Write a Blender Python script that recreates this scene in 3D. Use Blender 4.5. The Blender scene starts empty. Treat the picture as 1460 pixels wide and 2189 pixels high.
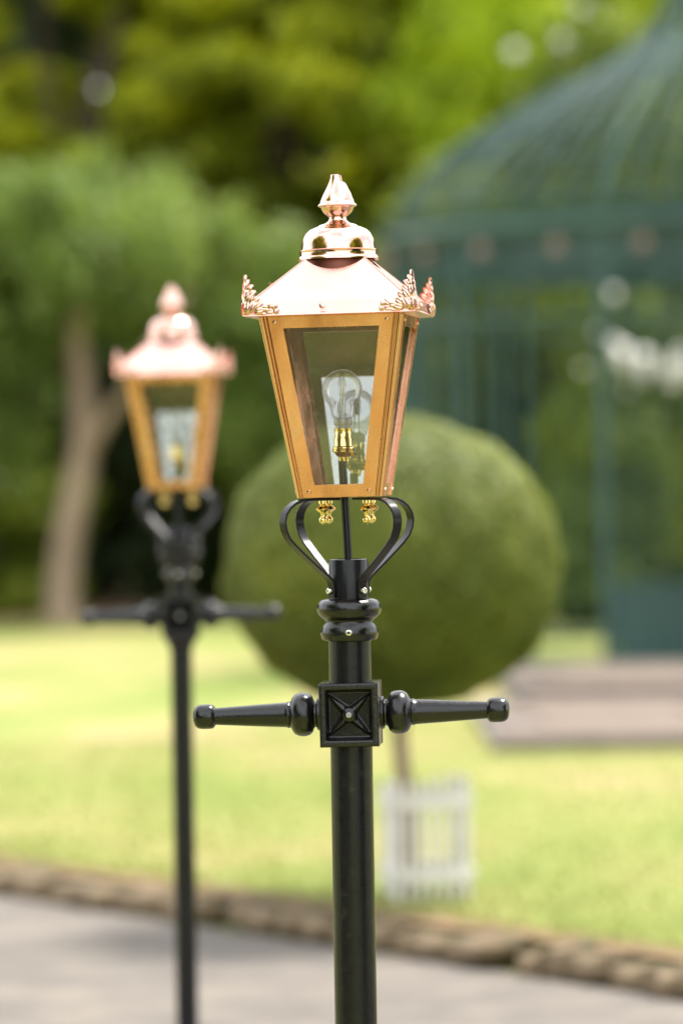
import bpy, math, random
import numpy as np
from mathutils import Vector, Matrix

rnd = random.Random(7)
rng = np.random.default_rng(7)
R = math.radians
S = bpy.context.scene
COL = S.collection

# ------------------------------------------------------------------ camera
FPX = 8208.0            # focal length in pixels of the 1460 x 2189 photograph
CAM_H = 1.65
cam_d = bpy.data.cameras.new('camera')
cam = bpy.data.objects.new('camera', cam_d)
COL.objects.link(cam)
cam_d.sensor_fit = 'VERTICAL'
cam_d.sensor_height = 36.0
cam_d.sensor_width = 24.0
cam_d.lens = 135.0
cam_d.clip_start = 0.1
cam_d.clip_end = 2000
CAM_M = Matrix.Translation((0, 0, CAM_H)) @ Matrix.Rotation(R(90 - 0.66), 4, 'X') @ Matrix.Rotation(R(-0.95), 4, 'Z')
cam.matrix_world = CAM_M
cam_d.dof.use_dof = True
cam_d.dof.focus_distance = 6.80
cam_d.dof.aperture_fstop = 1.9
S.camera = cam

# ------------------------------------------------------------------ world, sun, exposure
SUN_EL, SUN_AZ = R(62), R(46)          # azimuth measured from +Y towards +X
world = bpy.data.worlds.new('World')
S.world = world
world.use_nodes = True
wn, wl = world.node_tree.nodes, world.node_tree.links
wn.clear()
wo = wn.new('ShaderNodeOutputWorld')
sky = wn.new('ShaderNodeTexSky')
sky.sky_type = 'NISHITA'
sky.sun_disc = False
sky.sun_elevation = SUN_EL
sky.sun_rotation = SUN_AZ
sky.air_density = 1.0
sky.dust_density = 2.5
sky.ozone_density = 1.0
bg = wn.new('ShaderNodeBackground')
bg.inputs['Strength'].default_value = 0.12
wl.new(sky.outputs[0], bg.inputs[0])
cl = wn.new('ShaderNodeBackground')
cl.inputs['Color'].default_value = (0.96, 0.98, 1.0, 1)
cl.inputs['Strength'].default_value = 1.45
tc = wn.new('ShaderNodeTexCoord')
mp = wn.new('ShaderNodeMapping')
mp.inputs['Scale'].default_value = (1, 1, 1.8)
no = wn.new('ShaderNodeTexNoise')
no.inputs['Scale'].default_value = 1.7
no.inputs['Detail'].default_value = 6
no.inputs['Roughness'].default_value = 0.55
rp = wn.new('ShaderNodeValToRGB')
rp.color_ramp.elements[0].position = 0.26
rp.color_ramp.elements[1].position = 0.50
mx = wn.new('ShaderNodeMixShader')
wl.new(tc.outputs['Generated'], mp.inputs[0]); wl.new(mp.outputs[0], no.inputs['Vector'])
wl.new(no.outputs['Fac'], rp.inputs[0]); wl.new(rp.outputs[0], mx.inputs[0])
wl.new(bg.outputs[0], mx.inputs[1]); wl.new(cl.outputs[0], mx.inputs[2])
wl.new(mx.outputs[0], wo.inputs[0])

sun_d = bpy.data.lights.new('sun', 'SUN')
sun_d.energy = 4.6
sun_d.angle = R(15)
sun_d.color = (1.0, 0.94, 0.84)
sun = bpy.data.objects.new('sun', sun_d)
COL.objects.link(sun)
sd = Vector((math.sin(SUN_AZ) * math.cos(SUN_EL), math.cos(SUN_AZ) * math.cos(SUN_EL), math.sin(SUN_EL)))
sun.rotation_euler = sd.to_track_quat('Z', 'Y').to_euler()
sun.location = (8, 4, 14)

S.view_settings.view_transform = 'Standard'
S.view_settings.look = 'None'
S.view_settings.gamma = 1.0
S.view_settings.use_curve_mapping = False
S.view_settings.exposure = 0.82
S.render.engine = 'CYCLES'
S.cycles.max_bounces = 10
S.cycles.transparent_max_bounces = 24
S.cycles.caustics_reflective = False
S.cycles.caustics_refractive = False
S.cycles.sample_clamp_indirect = 6.0
S.cycles.use_denoising = True


def P(px, py, depth):
    """world point at that depth (metres along the view axis) behind a pixel of the photograph"""
    v = Vector(((px - 730.0) / FPX * depth, -(py - 1094.5) / FPX * depth, -depth))
    return CAM_M @ v


# ------------------------------------------------------------------ object helpers
def link(o, parent=None):
    COL.objects.link(o)
    if parent is not None:
        o.parent = parent
    return o


def tag(o, label=None, cat=None, group=None, kind=None):
    if label: o['label'] = label
    if cat: o['category'] = cat
    if group: o['group'] = group
    if kind: o['kind'] = kind
    return o


def empty(name, loc=(0, 0, 0), rz=0.0, parent=None):
    o = bpy.data.objects.new(name, None)
    o.empty_display_size = 0.1
    o.location = loc
    o.rotation_euler = (0, 0, rz)
    return link(o, parent)


def inst(name, me, parent=None, loc=(0, 0, 0), rot=(0, 0, 0), scale=(1, 1, 1)):
    o = bpy.data.objects.new(name, me)
    o.location = loc; o.rotation_euler = rot; o.scale = scale
    return link(o, parent)


class MB:
    """collects shapes into one mesh"""
    def __init__(self, M=None):
        self.v, self.f = [], []
        self.M = M or Matrix.Identity(4)

    def add(self, vs, fs, M=None):
        b = len(self.v)
        T = self.M @ M if M is not None else self.M
        self.v += [tuple(T @ Vector(p)) for p in vs]
        self.f += [tuple(b + i for i in q) for q in fs]
        return self

    def box(self, x0, x1, y0, y1, z0, z1, M=None, bev=0.0):
        if bev <= 0:
            vs = [(x, y, z) for z in (z0, z1) for y in (y0, y1) for x in (x0, x1)]
            return self.add(vs, [(0, 2, 3, 1), (4, 5, 7, 6), (0, 1, 5, 4), (2, 6, 7, 3), (0, 4, 6, 2), (1, 3, 7, 5)], M)
        b = bev
        ring = [(x0 + b, y0), (x1 - b, y0), (x1, y0 + b), (x1, y1 - b), (x1 - b, y1), (x0 + b, y1), (x0, y1 - b), (x0, y0 + b)]
        inn = [(x0 + b, y0 + b), (x1 - b, y0 + b), (x1 - b, y0 + b), (x1 - b, y1 - b), (x1 - b, y1 - b), (x0 + b, y1 - b), (x0 + b, y1 - b), (x0 + b, y0 + b)]
        vs = [(*p, z0) for p in inn] + [(*p, z0 + b) for p in ring] + [(*p, z1 - b) for p in ring] + [(*p, z1) for p in inn]
        fs = []
        for k in range(3):
            for i in range(8):
                j = (i + 1) % 8
                fs.append((k * 8 + i, k * 8 + j, (k + 1) * 8 + j, (k + 1) * 8 + i))
        fs += [(0, 6, 4, 2)[::1], (24, 26, 28, 30)]
        return self.add(vs, fs, M)

    def lathe(self, prof, seg=32, M=None, cap=(True, True)):
        vs, fs = [], []
        n = len(prof)
        for r, z in prof:
            for i in range(seg):
                a = 2 * math.pi * i / seg
                vs.append((r * math.cos(a), r * math.sin(a), z))
        for k in range(n - 1):
            for i in range(seg):
                j = (i + 1) % seg
                fs.append((k * seg + i, k * seg + j, (k + 1) * seg + j, (k + 1) * seg + i))
        if cap[0]: fs.append(tuple(range(seg - 1, -1, -1)))
        if cap[1]: fs.append(tuple((n - 1) * seg + i for i in range(seg)))
        return self.add(vs, fs, M)

    def sphere(self, c, r, seg=12, ring=8, M=None):
        if not hasattr(r, '__len__'): r = (r, r, r)
        prof = [(math.sin(math.pi * k / ring), -math.cos(math.pi * k / ring)) for k in range(ring + 1)]
        prof[0] = (0.02, -1); prof[-1] = (0.02, 1)
        T = Matrix.Translation(c) @ (M or Matrix.Identity(4)) @ Matrix.Diagonal((*r, 1))
        return self.lathe(prof, seg, T)

    def tube(self, pts, rad, seg=8, M=None, cap=True):
        pts = [Vector(p) for p in pts]
        if not hasattr(rad, '__len__'): rad = [rad] * len(pts)
        vs, fs = [], []
        prev = None
        for i, p in enumerate(pts):
            t = (pts[min(i + 1, len(pts) - 1)] - pts[max(i - 1, 0)]).normalized()
            if prev is None:
                a = Vector((0, 0, 1)) if abs(t.z) < 0.9 else Vector((1, 0, 0))
                u = t.cross(a).normalized()
            else:
                u = (prev - t * prev.dot(t)).normalized()
            prev = u
            w = t.cross(u)
            for k in range(seg):
                an = 2 * math.pi * k / seg
                vs.append(tuple(p + (u * math.cos(an) + w * math.sin(an)) * rad[i]))
        for i in range(len(pts) - 1):
            for k in range(seg):
                j = (k + 1) % seg
                fs.append((i * seg + k, i * seg + j, (i + 1) * seg + j, (i + 1) * seg + k))
        if cap:
            fs.append(tuple(range(seg - 1, -1, -1)))
            fs.append(tuple((len(pts) - 1) * seg + k for k in range(seg)))
        return self.add(vs, fs, M)

    def strip(self, pts, width_dir, w, t, M=None):
        """flat bar following pts, width along width_dir"""
        pts = [Vector(p) for p in pts]
        wd = Vector(width_dir).normalized() * (w / 2)
        vs, fs = [], []
        for i, p in enumerate(pts):
            tg = (pts[min(i + 1, len(pts) - 1)] - pts[max(i - 1, 0)]).normalized()
            nn = tg.cross(wd).normalized() * (t / 2)
            e = wd * 0.92; m = nn * 0.55
            for q in (e + nn, wd + m, wd - m, e - nn, -e - nn, -wd - m, -wd + m, -e + nn):
                vs.append(tuple(p + q))
        for i in range(len(pts) - 1):
            for k in range(8):
                j = (k + 1) % 8
                fs.append((i * 8 + k, i * 8 + j, i * 8 + 8 + j, i * 8 + 8 + k))
        fs.append(tuple(range(7, -1, -1)))
        fs.append(tuple((len(pts) - 1) * 8 + k for k in range(8)))
        return self.add(vs, fs, M)

    def prism(self, poly, y0, y1, M=None):
        """poly in (x,z), extruded along y"""
        n = len(poly)
        vs = [(x, y0, z) for x, z in poly] + [(x, y1, z) for x, z in poly]
        fs = [tuple(range(n)), tuple(range(2 * n - 1, n - 1, -1))]
        for i in range(n):
            j = (i + 1) % n
            fs.append((i, i + n, j + n, j))
        return self.add(vs, fs, M)

    def mesh(self, name, mat=None, smooth=30):
        me = bpy.data.meshes.new(name)
        me.from_pydata(self.v, [], self.f)
        import bmesh
        b = bmesh.new(); b.from_mesh(me)
        bmesh.ops.recalc_face_normals(b, faces=b.faces)
        b.normal_update()
        if len(b.faces) == 1:
            b.faces.ensure_lookup_table()
            if b.faces[0].normal.z < 0: b.faces[0].normal_flip()
        b.to_mesh(me); b.free()
        if mat: me.materials.append(mat)
        if smooth:
            me.polygons.foreach_set('use_smooth', [True] * len(me.polygons))
            me.set_sharp_from_angle(angle=R(smooth))
        me.update()
        return me

    def obj(self, name, mat=None, parent=None, smooth=30):
        return inst(name, self.mesh(name, mat, smooth), parent)


# ------------------------------------------------------------------ material helpers
def new_mat(name):
    m = bpy.data.materials.new(name)
    m.use_nodes = True
    nt = m.node_tree
    nt.nodes.clear()
    out = nt.nodes.new('ShaderNodeOutputMaterial')
    return m, nt, out


def nd(nt, t, **kw):
    n = nt.nodes.new(t)
    for k, v in kw.items():
        if k in n.inputs: n.inputs[k].default_value = v
        else: setattr(n, k, v)
    return n


def noise(nt, scale, detail=4, coord='Object', rough=0.55, vscale=None):
    t = nt.nodes.new('ShaderNodeTexCoord')
    n = nd(nt, 'ShaderNodeTexNoise', Scale=scale, Detail=detail, Roughness=rough)
    if vscale:
        m = nt.nodes.new('ShaderNodeMapping'); m.inputs['Scale'].default_value = vscale
        nt.links.new(t.outputs[coord], m.inputs[0]); nt.links.new(m.outputs[0], n.inputs['Vector'])
    else:
        nt.links.new(t.outputs[coord], n.inputs['Vector'])
    return n


def ramp(nt, fac, stops):
    r = nt.nodes.new('ShaderNodeValToRGB')
    e = r.color_ramp.elements
    e[0].position, e[0].color = stops[0][0], (*stops[0][1], 1)
    e[1].position, e[1].color = stops[-1][0], (*stops[-1][1], 1)
    for p, c in stops[1:-1]:
        x = e.new(p); x.color = (*c, 1)
    nt.links.new(fac, r.inputs[0])
    return r.outputs[0]


def bump(nt, fac, strength, dist=0.01):
    b = nd(nt, 'ShaderNodeBump', Strength=strength, Distance=dist)
    nt.links.new(fac, b.inputs['Height'])
    return b.outputs[0]


def mat_simple(name, stops, scale=6, rough=0.6, metal=0.0, bstr=0.0, bscale=60, bdist=0.002, rr=None, coat=0.0, vscale=None, spec=0.5):
    m, nt, out = new_mat(name)
    p = nd(nt, 'ShaderNodeBsdfPrincipled', Roughness=rough, Metallic=metal)
    p.inputs['Coat Weight'].default_value = coat
    p.inputs['Specular IOR Level'].default_value = spec
    n = noise(nt, scale, vscale=vscale)
    nt.links.new(ramp(nt, n.outputs['Fac'], stops), p.inputs['Base Color'])
    if rr:
        n2 = noise(nt, scale * 2.7, vscale=vscale)
        mr = nd(nt, 'ShaderNodeMapRange')
        mr.inputs[1].default_value = 0.3; mr.inputs[2].default_value = 0.7
        mr.inputs[3].default_value = rr[0]; mr.inputs[4].default_value = rr[1]
        nt.links.new(n2.outputs['Fac'], mr.inputs[0]); nt.links.new(mr.outputs[0], p.inputs['Roughness'])
    if bstr:
        n3 = noise(nt, bscale, detail=3, vscale=vscale)
        nt.links.new(bump(nt, n3.outputs['Fac'], bstr, bdist), p.inputs['Normal'])
    nt.links.new(p.outputs[0], out.inputs[0])
    return m


def mat_leaf(name, dark, mid, light, trans=0.42, scale=1.3):
    m, nt, out = new_mat(name)
    g = nt.nodes.new('ShaderNodeNewGeometry')
    n = noise(nt, scale, 3)
    a = nd(nt, 'ShaderNodeMath', operation='MULTIPLY_ADD')
    a.inputs[1].default_value = 0.45
    nt.links.new(g.outputs['Random Per Island'], a.inputs[0])
    s = nd(nt, 'ShaderNodeMath', operation='MULTIPLY_ADD'); s.inputs[1].default_value = 1.5; s.inputs[2].default_value = -0.48
    nt.links.new(n.outputs['Fac'], s.inputs[0]); nt.links.new(s.outputs[0], a.inputs[2])
    c = ramp(nt, a.outputs[0], [(0.1, dark), (0.5, mid), (0.95, light)])
    p = nd(nt, 'ShaderNodeBsdfPrincipled', Roughness=0.5)
    p.inputs['Specular IOR Level'].default_value = 0.35
    nt.links.new(c, p.inputs['Base Color'])
    t = nt.nodes.new('ShaderNodeBsdfTranslucent')
    h = nd(nt, 'ShaderNodeHueSaturation', Saturation=1.1, Value=1.35); h.inputs['Hue'].default_value = 0.49
    nt.links.new(c, h.inputs['Color']); nt.links.new(h.outputs[0], t.inputs[0])
    mx = nd(nt, 'ShaderNodeMixShader'); mx.inputs[0].default_value = trans
    nt.links.new(p.outputs[0], mx.inputs[1]); nt.links.new(t.outputs[0], mx.inputs[2])
    nt.links.new(mx.outputs[0], out.inputs[0])
    return m


def mat_glass(name, base=0.05, gain=1.0, tint=(0.985, 0.995, 0.99), dust=0.03, rim=0.0):
    m, nt, out = new_mat(name)
    tr = nd(nt, 'ShaderNodeBsdfTransparent'); tr.inputs[0].default_value = (*tint, 1)
    gl = nd(nt, 'ShaderNodeBsdfGlossy'); gl.inputs['Roughness'].default_value = 0.015
    lw = nd(nt, 'ShaderNodeFresnel'); lw.inputs['IOR'].default_value = 1.5
    mu = nd(nt, 'ShaderNodeMath', operation='MULTIPLY_ADD', use_clamp=True)
    mu.inputs[1].default_value = gain; mu.inputs[2].default_value = base
    nt.links.new(lw.outputs[0], mu.inputs[0])
    m1 = nt.nodes.new('ShaderNodeMixShader')
    nt.links.new(mu.outputs[0], m1.inputs[0]); nt.links.new(tr.outputs[0], m1.inputs[1]); nt.links.new(gl.outputs[0], m1.inputs[2])
    df = nd(nt, 'ShaderNodeBsdfDiffuse'); df.inputs[0].default_value = (0.75, 0.75, 0.7, 1)
    n = noise(nt, 28, 8, rough=0.7)
    mr = nd(nt, 'ShaderNodeMapRange')
    mr.inputs[1].default_value = 0.45; mr.inputs[2].default_value = 0.8; mr.inputs[3].default_value = dust * 0.15; mr.inputs[4].default_value = dust * 3
    nt.links.new(n.outputs['Fac'], mr.inputs[0])
    m2 = nt.nodes.new('ShaderNodeMixShader')
    nt.links.new(mr.outputs[0], m2.inputs[0]); nt.links.new(m1.outputs[0], m2.inputs[1]); nt.links.new(df.outputs[0], m2.inputs[2])
    last = m2.outputs[0]
    if rim:          # white mixed into the bulb's edge-on wall imitates its bright refracted rim
        l2 = nd(nt, 'ShaderNodeLayerWeight', Blend=0.5)
        pw = nd(nt, 'ShaderNodeMath', operation='POWER'); pw.inputs[1].default_value = 6.0
        ml = nd(nt, 'ShaderNodeMath', operation='MULTIPLY'); ml.inputs[1].default_value = rim
        nt.links.new(l2.outputs['Facing'], pw.inputs[0]); nt.links.new(pw.outputs[0], ml.inputs[0])
        ts = nd(nt, 'ShaderNodeBsdfTranslucent'); ts.inputs[0].default_value = (0.95, 0.95, 0.95, 1)
        d2 = nd(nt, 'ShaderNodeBsdfDiffuse'); d2.inputs[0].default_value = (0.95, 0.95, 0.95, 1)
        m4 = nd(nt, 'ShaderNodeMixShader'); m4.inputs[0].default_value = 0.5
        nt.links.new(ts.outputs[0], m4.inputs[1]); nt.links.new(d2.outputs[0], m4.inputs[2])
        m3 = nt.nodes.new('ShaderNodeMixShader')
        nt.links.new(ml.outputs[0], m3.inputs[0]); nt.links.new(last, m3.inputs[1]); nt.links.new(m4.outputs[0], m3.inputs[2])
        last = m3.outputs[0]
    nt.links.new(last, out.inputs[0])
    return m


COPPER = mat_simple('polished_copper', [(0.3, (0.74, 0.44, 0.36)), (0.7, (0.82, 0.52, 0.44))], scale=9, metal=1.0, rr=(0.08, 0.18), bstr=0.06, bscale=26, bdist=0.004)
COPPER_ROOF = mat_simple('copper_sheet', [(0.3, (0.70, 0.41, 0.35)), (0.5, (0.79, 0.47, 0.405)), (0.7, (0.82, 0.50, 0.43))], scale=7, metal=1.0, rr=(0.22, 0.32), bstr=0.0)
COPPER_FRAME = mat_simple('brushed_copper', [(0.28, (0.55, 0.25, 0.13)), (0.42, (0.74, 0.36, 0.20)), (0.60, (0.82, 0.42, 0.25)), (0.75, (0.88, 0.50, 0.33))], scale=11, metal=0.96, rr=(0.16, 0.34), bstr=0.12, bscale=5, bdist=0.004, vscale=(1.6, 1.6, 0.7))
COPPER_BEAD = mat_simple('drawn_copper_bead', [(0.3, (0.82, 0.45, 0.29)), (0.7, (0.92, 0.56, 0.40))], scale=9, metal=1.0, rr=(0.10, 0.20))
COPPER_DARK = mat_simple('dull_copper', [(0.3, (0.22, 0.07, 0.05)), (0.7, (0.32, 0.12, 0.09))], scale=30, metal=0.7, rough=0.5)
BRASS = mat_simple('polished_brass', [(0.3, (0.86, 0.64, 0.22)), (0.7, (0.95, 0.75, 0.34))], scale=20, metal=1.0, rr=(0.08, 0.18))
STEEL = mat_simple('bright_steel', [(0.3, (0.60, 0.57, 0.52)), (0.7, (0.75, 0.72, 0.66))], scale=40, metal=1.0, rr=(0.15, 0.3))
CAPMETAL = mat_simple('grey_cap_metal', [(0.3, (0.36, 0.35, 0.35)), (0.7, (0.46, 0.45, 0.45))], scale=30, metal=0.35, rough=0.4)
BLACK = mat_simple('black_satin_paint', [(0.3, (0.006, 0.006, 0.008)), (0.62, (0.010, 0.010, 0.012)), (0.8, (0.030, 0.028, 0.024))], scale=45, rr=(0.20, 0.27), bstr=0.10, bscale=420, bdist=0.0008, spec=0.28)
BLACK_CAST = mat_simple('black_cast_iron_paint', [(0.3, (0.003, 0.003, 0.0035)), (0.7, (0.007, 0.007, 0.008))], scale=30, rr=(0.12, 0.20), bstr=0.35, bscale=240, bdist=0.0016, spec=0.5)
GLASS = mat_glass('lantern_glass', base=0.0, gain=0.95, dust=0.008)
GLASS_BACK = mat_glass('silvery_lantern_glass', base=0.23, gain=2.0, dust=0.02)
BULB_GLASS = mat_glass('bulb_glass', base=0.0, gain=0.6, tint=(0.99, 0.995, 0.995), dust=0.003, rim=1.0)
FROST = mat_simple('bright_quartz', [(0.3, (0.85, 0.85, 0.85)), (0.7, (0.95, 0.95, 0.95))], scale=200, rough=0.15, metal=0.1, bstr=0.6, bscale=300)
EDGE = mat_simple('cut_glass_edge', [(0.3, (0.55, 0.7, 0.7)), (0.7, (0.9, 0.95, 0.95))], scale=300, rough=0.1, metal=0.4)

# ------------------------------------------------------------------ ground, lawn, driveway
K = 1 / 1198.0                           # metres per photo pixel at the near lamp
Y0 = 1000 + CAM_H * 1198.0               # photo row of the ground under it


def Z(y): return (Y0 - y) * K


def mat_lawn():
    m, nt, out = new_mat('lawn_grass')
    p = nd(nt, 'ShaderNodeBsdfPrincipled', Roughness=0.85)
    p.inputs['Specular IOR Level'].default_value = 0.2
    n = noise(nt, 0.55, 5, vscale=(1.0, 0.55, 1), rough=0.6)
    c1 = ramp(nt, n.outputs['Fac'], [(0.32, (0.150, 0.205, 0.040)), (0.46, (0.220, 0.250, 0.068)), (0.56, (0.290, 0.275, 0.100)), (0.66, (0.360, 0.285, 0.150))])
    n2 = noise(nt, 22, 5, rough=0.7)
    mxx = nd(nt, 'ShaderNodeMix', data_type='RGBA', blend_type='MULTIPLY')
    mxx.inputs[0].default_value = 0.35
    c2 = ramp(nt, n2.outputs['Fac'], [(0.3, (0.6, 0.62, 0.55)), (0.7, (1.25, 1.25, 1.2))])
    nt.links.new(c1, mxx.inputs[6]); nt.links.new(c2, mxx.inputs[7])
    nt.links.new(mxx.outputs[2], p.inputs['Base Color'])
    n3 = noise(nt, 90, 4)
    nt.links.new(bump(nt, n3.outputs['Fac'], 0.7, 0.02), p.inputs['Normal'])
    nt.links.new(p.outputs[0], out.inputs[0])
    return m


LAWN = mat_lawn()
ASPHALT = mat_simple('pale_worn_asphalt', [(0.3, (0.105, 0.092, 0.081)), (0.5, (0.138, 0.122, 0.108)), (0.7, (0.185, 0.160, 0.133))], scale=3.1, rough=0.85, bstr=0.6, bscale=160, bdist=0.006, spec=0.3)
SOIL = mat_simple('dry_brown_soil', [(0.3, (0.10, 0.06, 0.03)), (0.7, (0.24, 0.15, 0.08))], scale=5, rough=0.95, bstr=0.9, bscale=20, bdist=0.03)
STONE = mat_simple('mossy_edging_stone', [(0.30, (0.035, 0.045, 0.012)), (0.46, (0.09, 0.065, 0.03)), (0.6, (0.20, 0.145, 0.085)), (0.75, (0.32, 0.25, 0.17))], scale=4.5, rough=0.9, bstr=0.8, bscale=25, bdist=0.02)
SLAB = mat_simple('buff_sandstone', [(0.3, (0.098, 0.073, 0.055)), (0.7, (0.160, 0.120, 0.093))], scale=2.5, rough=0.85, bstr=0.3, bscale=50, bdist=0.004)
SLAB_EDGE = mat_simple('grey_step_stone', [(0.3, (0.12, 0.105, 0.10)), (0.7, (0.18, 0.155, 0.15))], scale=3, rough=0.85, bstr=0.3, bscale=50, bdist=0.004)

KA, KB = Vector((-1.32, 14.9, 0)), Vector((1.04, 11.7, 0))     # foot of the edging, seen from the drive
kd = (KB - KA).normalized()                                     # along the edging
kn = Vector((kd.y, -kd.x, 0)) * 1.0                             # towards the camera
if kn.y > 0: kn = -kn


def kp(t, s): return KA + kd * t + kn * s     # t along, s towards the camera


def sheet(name, pts, z, mat, kind='structure', parent=None):
    o = MB().add([(p[0], p[1], z) for p in pts], [tuple(range(len(pts)))]).obj(name, mat, parent, 0)
    if kind: o['kind'] = kind
    return o


sheet('ground', [(-300, -300), (300, -300), (300, 600), (-300, 600)], 0.0, LAWN)
sheet('driveway', [kp(-40, 0)[:2], kp(40, 0)[:2], kp(40, 3.1)[:2], kp(-40, 3.1)[:2]], 0.006, ASPHALT)
# raised lawn behind the edging
lb = MB()
a, b_ = kp(-34, -0.16), kp(40, -0.16)
far = 45.0
poly = [(a.x, a.y), (b_.x, b_.y), (b_.x, far), (a.x, far)]
n = 4
lb.add([(x, y, 0.10) for x, y in poly] + [(x, y, -0.05) for x, y in poly], [(0, 1, 2, 3), (0, 4, 5, 1), (1, 5, 6, 2), (2, 6, 7, 3), (3, 7, 4, 0)])
lawn = lb.obj('lawn', LAWN, None, 0); lawn['kind'] = 'structure'

# grass blades: the strip of lawn behind the edging and tufts over it
def blades(name, pts, h, w, mat):
    n = len(pts)
    a = rng.uniform(0, 2 * np.pi, n)
    hh = h * rng.uniform(0.5, 1.3, n)
    dx, dy = np.cos(a) * w, np.sin(a) * w
    lean = rng.normal(0, 0.35, (n, 2)) * hh[:, None]
    v = np.zeros((n, 3, 3))
    v[:, 0] = pts; v[:, 1] = pts; v[:, 2] = pts
    v[:, 0, 0] -= dx; v[:, 0, 1] -= dy
    v[:, 1, 0] += dx; v[:, 1, 1] += dy
    v[:, 2, :2] += lean; v[:, 2, 2] += hh
    me = fast_mesh(name, v.reshape(-1, 3), np.arange(n * 3).reshape(-1, 3), mat)
    o = inst(name, me)
    return o


def fast_mesh(name, v, f, mat):
    me = bpy.data.meshes.new(name)
    k = f.shape[1]
    me.vertices.add(len(v)); me.vertices.foreach_set('co', v.astype(np.float32).ravel())
    me.loops.add(f.size); me.loops.foreach_set('vertex_index', f.astype(np.int32).ravel())
    me.polygons.add(len(f))
    me.polygons.foreach_set('loop_start', np.arange(0, f.size, k, dtype=np.int32))
    me.polygons.foreach_set('loop_total', np.full(len(f), k, dtype=np.int32))
    me.update(calc_edges=True)
    me.materials.append(mat)
    return me


GRASS = mat_leaf('grass_blade', (0.17, 0.21, 0.05), (0.25, 0.28, 0.08), (0.36, 0.33, 0.13), trans=0.3, scale=0.8)
N = 70000
t_ = rng.uniform(-6, 10, N); s_ = -0.2 - rng.uniform(0, 1, N) ** 1.4 * 9
pts = np.stack([KA.x + kd.x * t_ + kn.x * s_, KA.y + kd.y * t_ + kn.y * s_, np.full(N, 0.10)], 1)
tag(blades('grass', pts, 0.035, 0.004, GRASS), 'short yellow green grass of the lawn behind the stone edging', 'grass', kind='stuff')
GRASSN = 16000
gx = rng.uniform(-3, 3, GRASSN); gy = rng.uniform(4.0, 9.6, GRASSN)
keep = (gx - KA.x) * kn.x + (gy - KA.y) * kn.y > 3.2
pts = np.stack([gx, gy, np.zeros(GRASSN)], 1)[keep]
tag(blades('near_grass', pts, 0.04, 0.003, GRASS), 'short grass around the foot of the sharp lamp post', 'grass', kind='stuff')

# edging of rough stones, one by one
edge = empty('stone_edging', kp(1.9, -0.08))
tag(edge, 'low rough edging of brown mossy stones between drive and lawn', 'stone edging')
ev = []
for k in range(7):
    b = MB()
    L, Wd, H = 0.105, 0.085, 0.050
    vs, fs = [], []
    nx, ny, nz = 4, 3, 3
    idx = {}
    for i in range(nx + 1):
        for j in range(ny + 1):
            for l in range(nz + 1):
                if i in (0, nx) or j in (0, ny) or l in (0, nz):
                    x, y, z = (2 * i / nx - 1), (2 * j / ny - 1), (2 * l / nz - 1)
                    q = (abs(x) ** 4 + abs(y) ** 4 + abs(z) ** 4) ** 0.25
                    sc = 1 / max(q, 0.01) * 1.0
                    idx[i, j, l] = len(vs)
                    jit = [rnd.uniform(-0.12, 0.12) for _ in range(3)]
                    vs.append(((x * sc + jit[0]) * L, (y * sc + jit[1]) * Wd, (z * sc + jit[2]) * H))
    for i in range(nx):
        for j in range(ny):
            fs += [(idx[i, j, 0], idx[i, j + 1, 0], idx[i + 1, j + 1, 0], idx[i + 1, j, 0]), (idx[i, j, nz], idx[i + 1, j, nz], idx[i + 1, j + 1, nz], idx[i, j + 1, nz])]
    for i in range(nx):
        for l in range(nz):
            fs += [(idx[i, 0, l], idx[i + 1, 0, l], idx[i + 1, 0, l + 1], idx[i, 0, l + 1]), (idx[i, ny, l], idx[i, ny, l + 1], idx[i + 1, ny, l + 1], idx[i + 1, ny, l])]
    for j in range(ny):
        for l in range(nz):
            fs += [(idx[0, j, l], idx[0, j, l + 1], idx[0, j + 1, l + 1], idx[0, j + 1, l]), (idx[nx, j, l], idx[nx, j + 1, l], idx[nx, j + 1, l + 1], idx[nx, j, l + 1])]
    b.add(vs, fs)
    ev.append(b.mesh('stone', STONE, 50))
t = -5.0
ang = math.atan2(kd.y, kd.x)
c0 = edge.location
while t < 9.5:
    s = rnd.choice((0.5, 0.7, 0.9, 1.1, 1.5)) * rnd.uniform(0.9, 1.1)
    p = kp(t, -0.08 + rnd.uniform(-0.02, 0.02)) - c0
    inst('stone', rnd.choice(ev), edge, (p.x, p.y, 0.048 + rnd.uniform(-0.014, 0.012)), (rnd.uniform(-.1, .1), rnd.uniform(-.1, .1), ang + rnd.uniform(-.12, .12)), (s, rnd.uniform(.9, 1.2), rnd.uniform(.85, 1.15)))
    t += 0.205 * s + 0.008
# soil strip tucked behind the stones
o = MB()
q = [kp(-40, -0.12), kp(40, -0.12), kp(40, -0.34), kp(-40, -0.34)]
o.add([(p.x, p.y, 0.104) for p in q], [(0, 1, 2, 3)])
so = o.obj('soil_strip', SOIL, None, 0); so['kind'] = 'structure'

# planting border under the trees at the far side of the lawn
sheet('planting_border', [(-30, 39.2), (1.6, 39.2), (1.6, 60), (-30, 60)], 0.108, SOIL)
sheet('woodland_floor', [(-60, 45.2), (60, 45.2), (60, 90), (-60, 90)], 0.05, SOIL)

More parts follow.
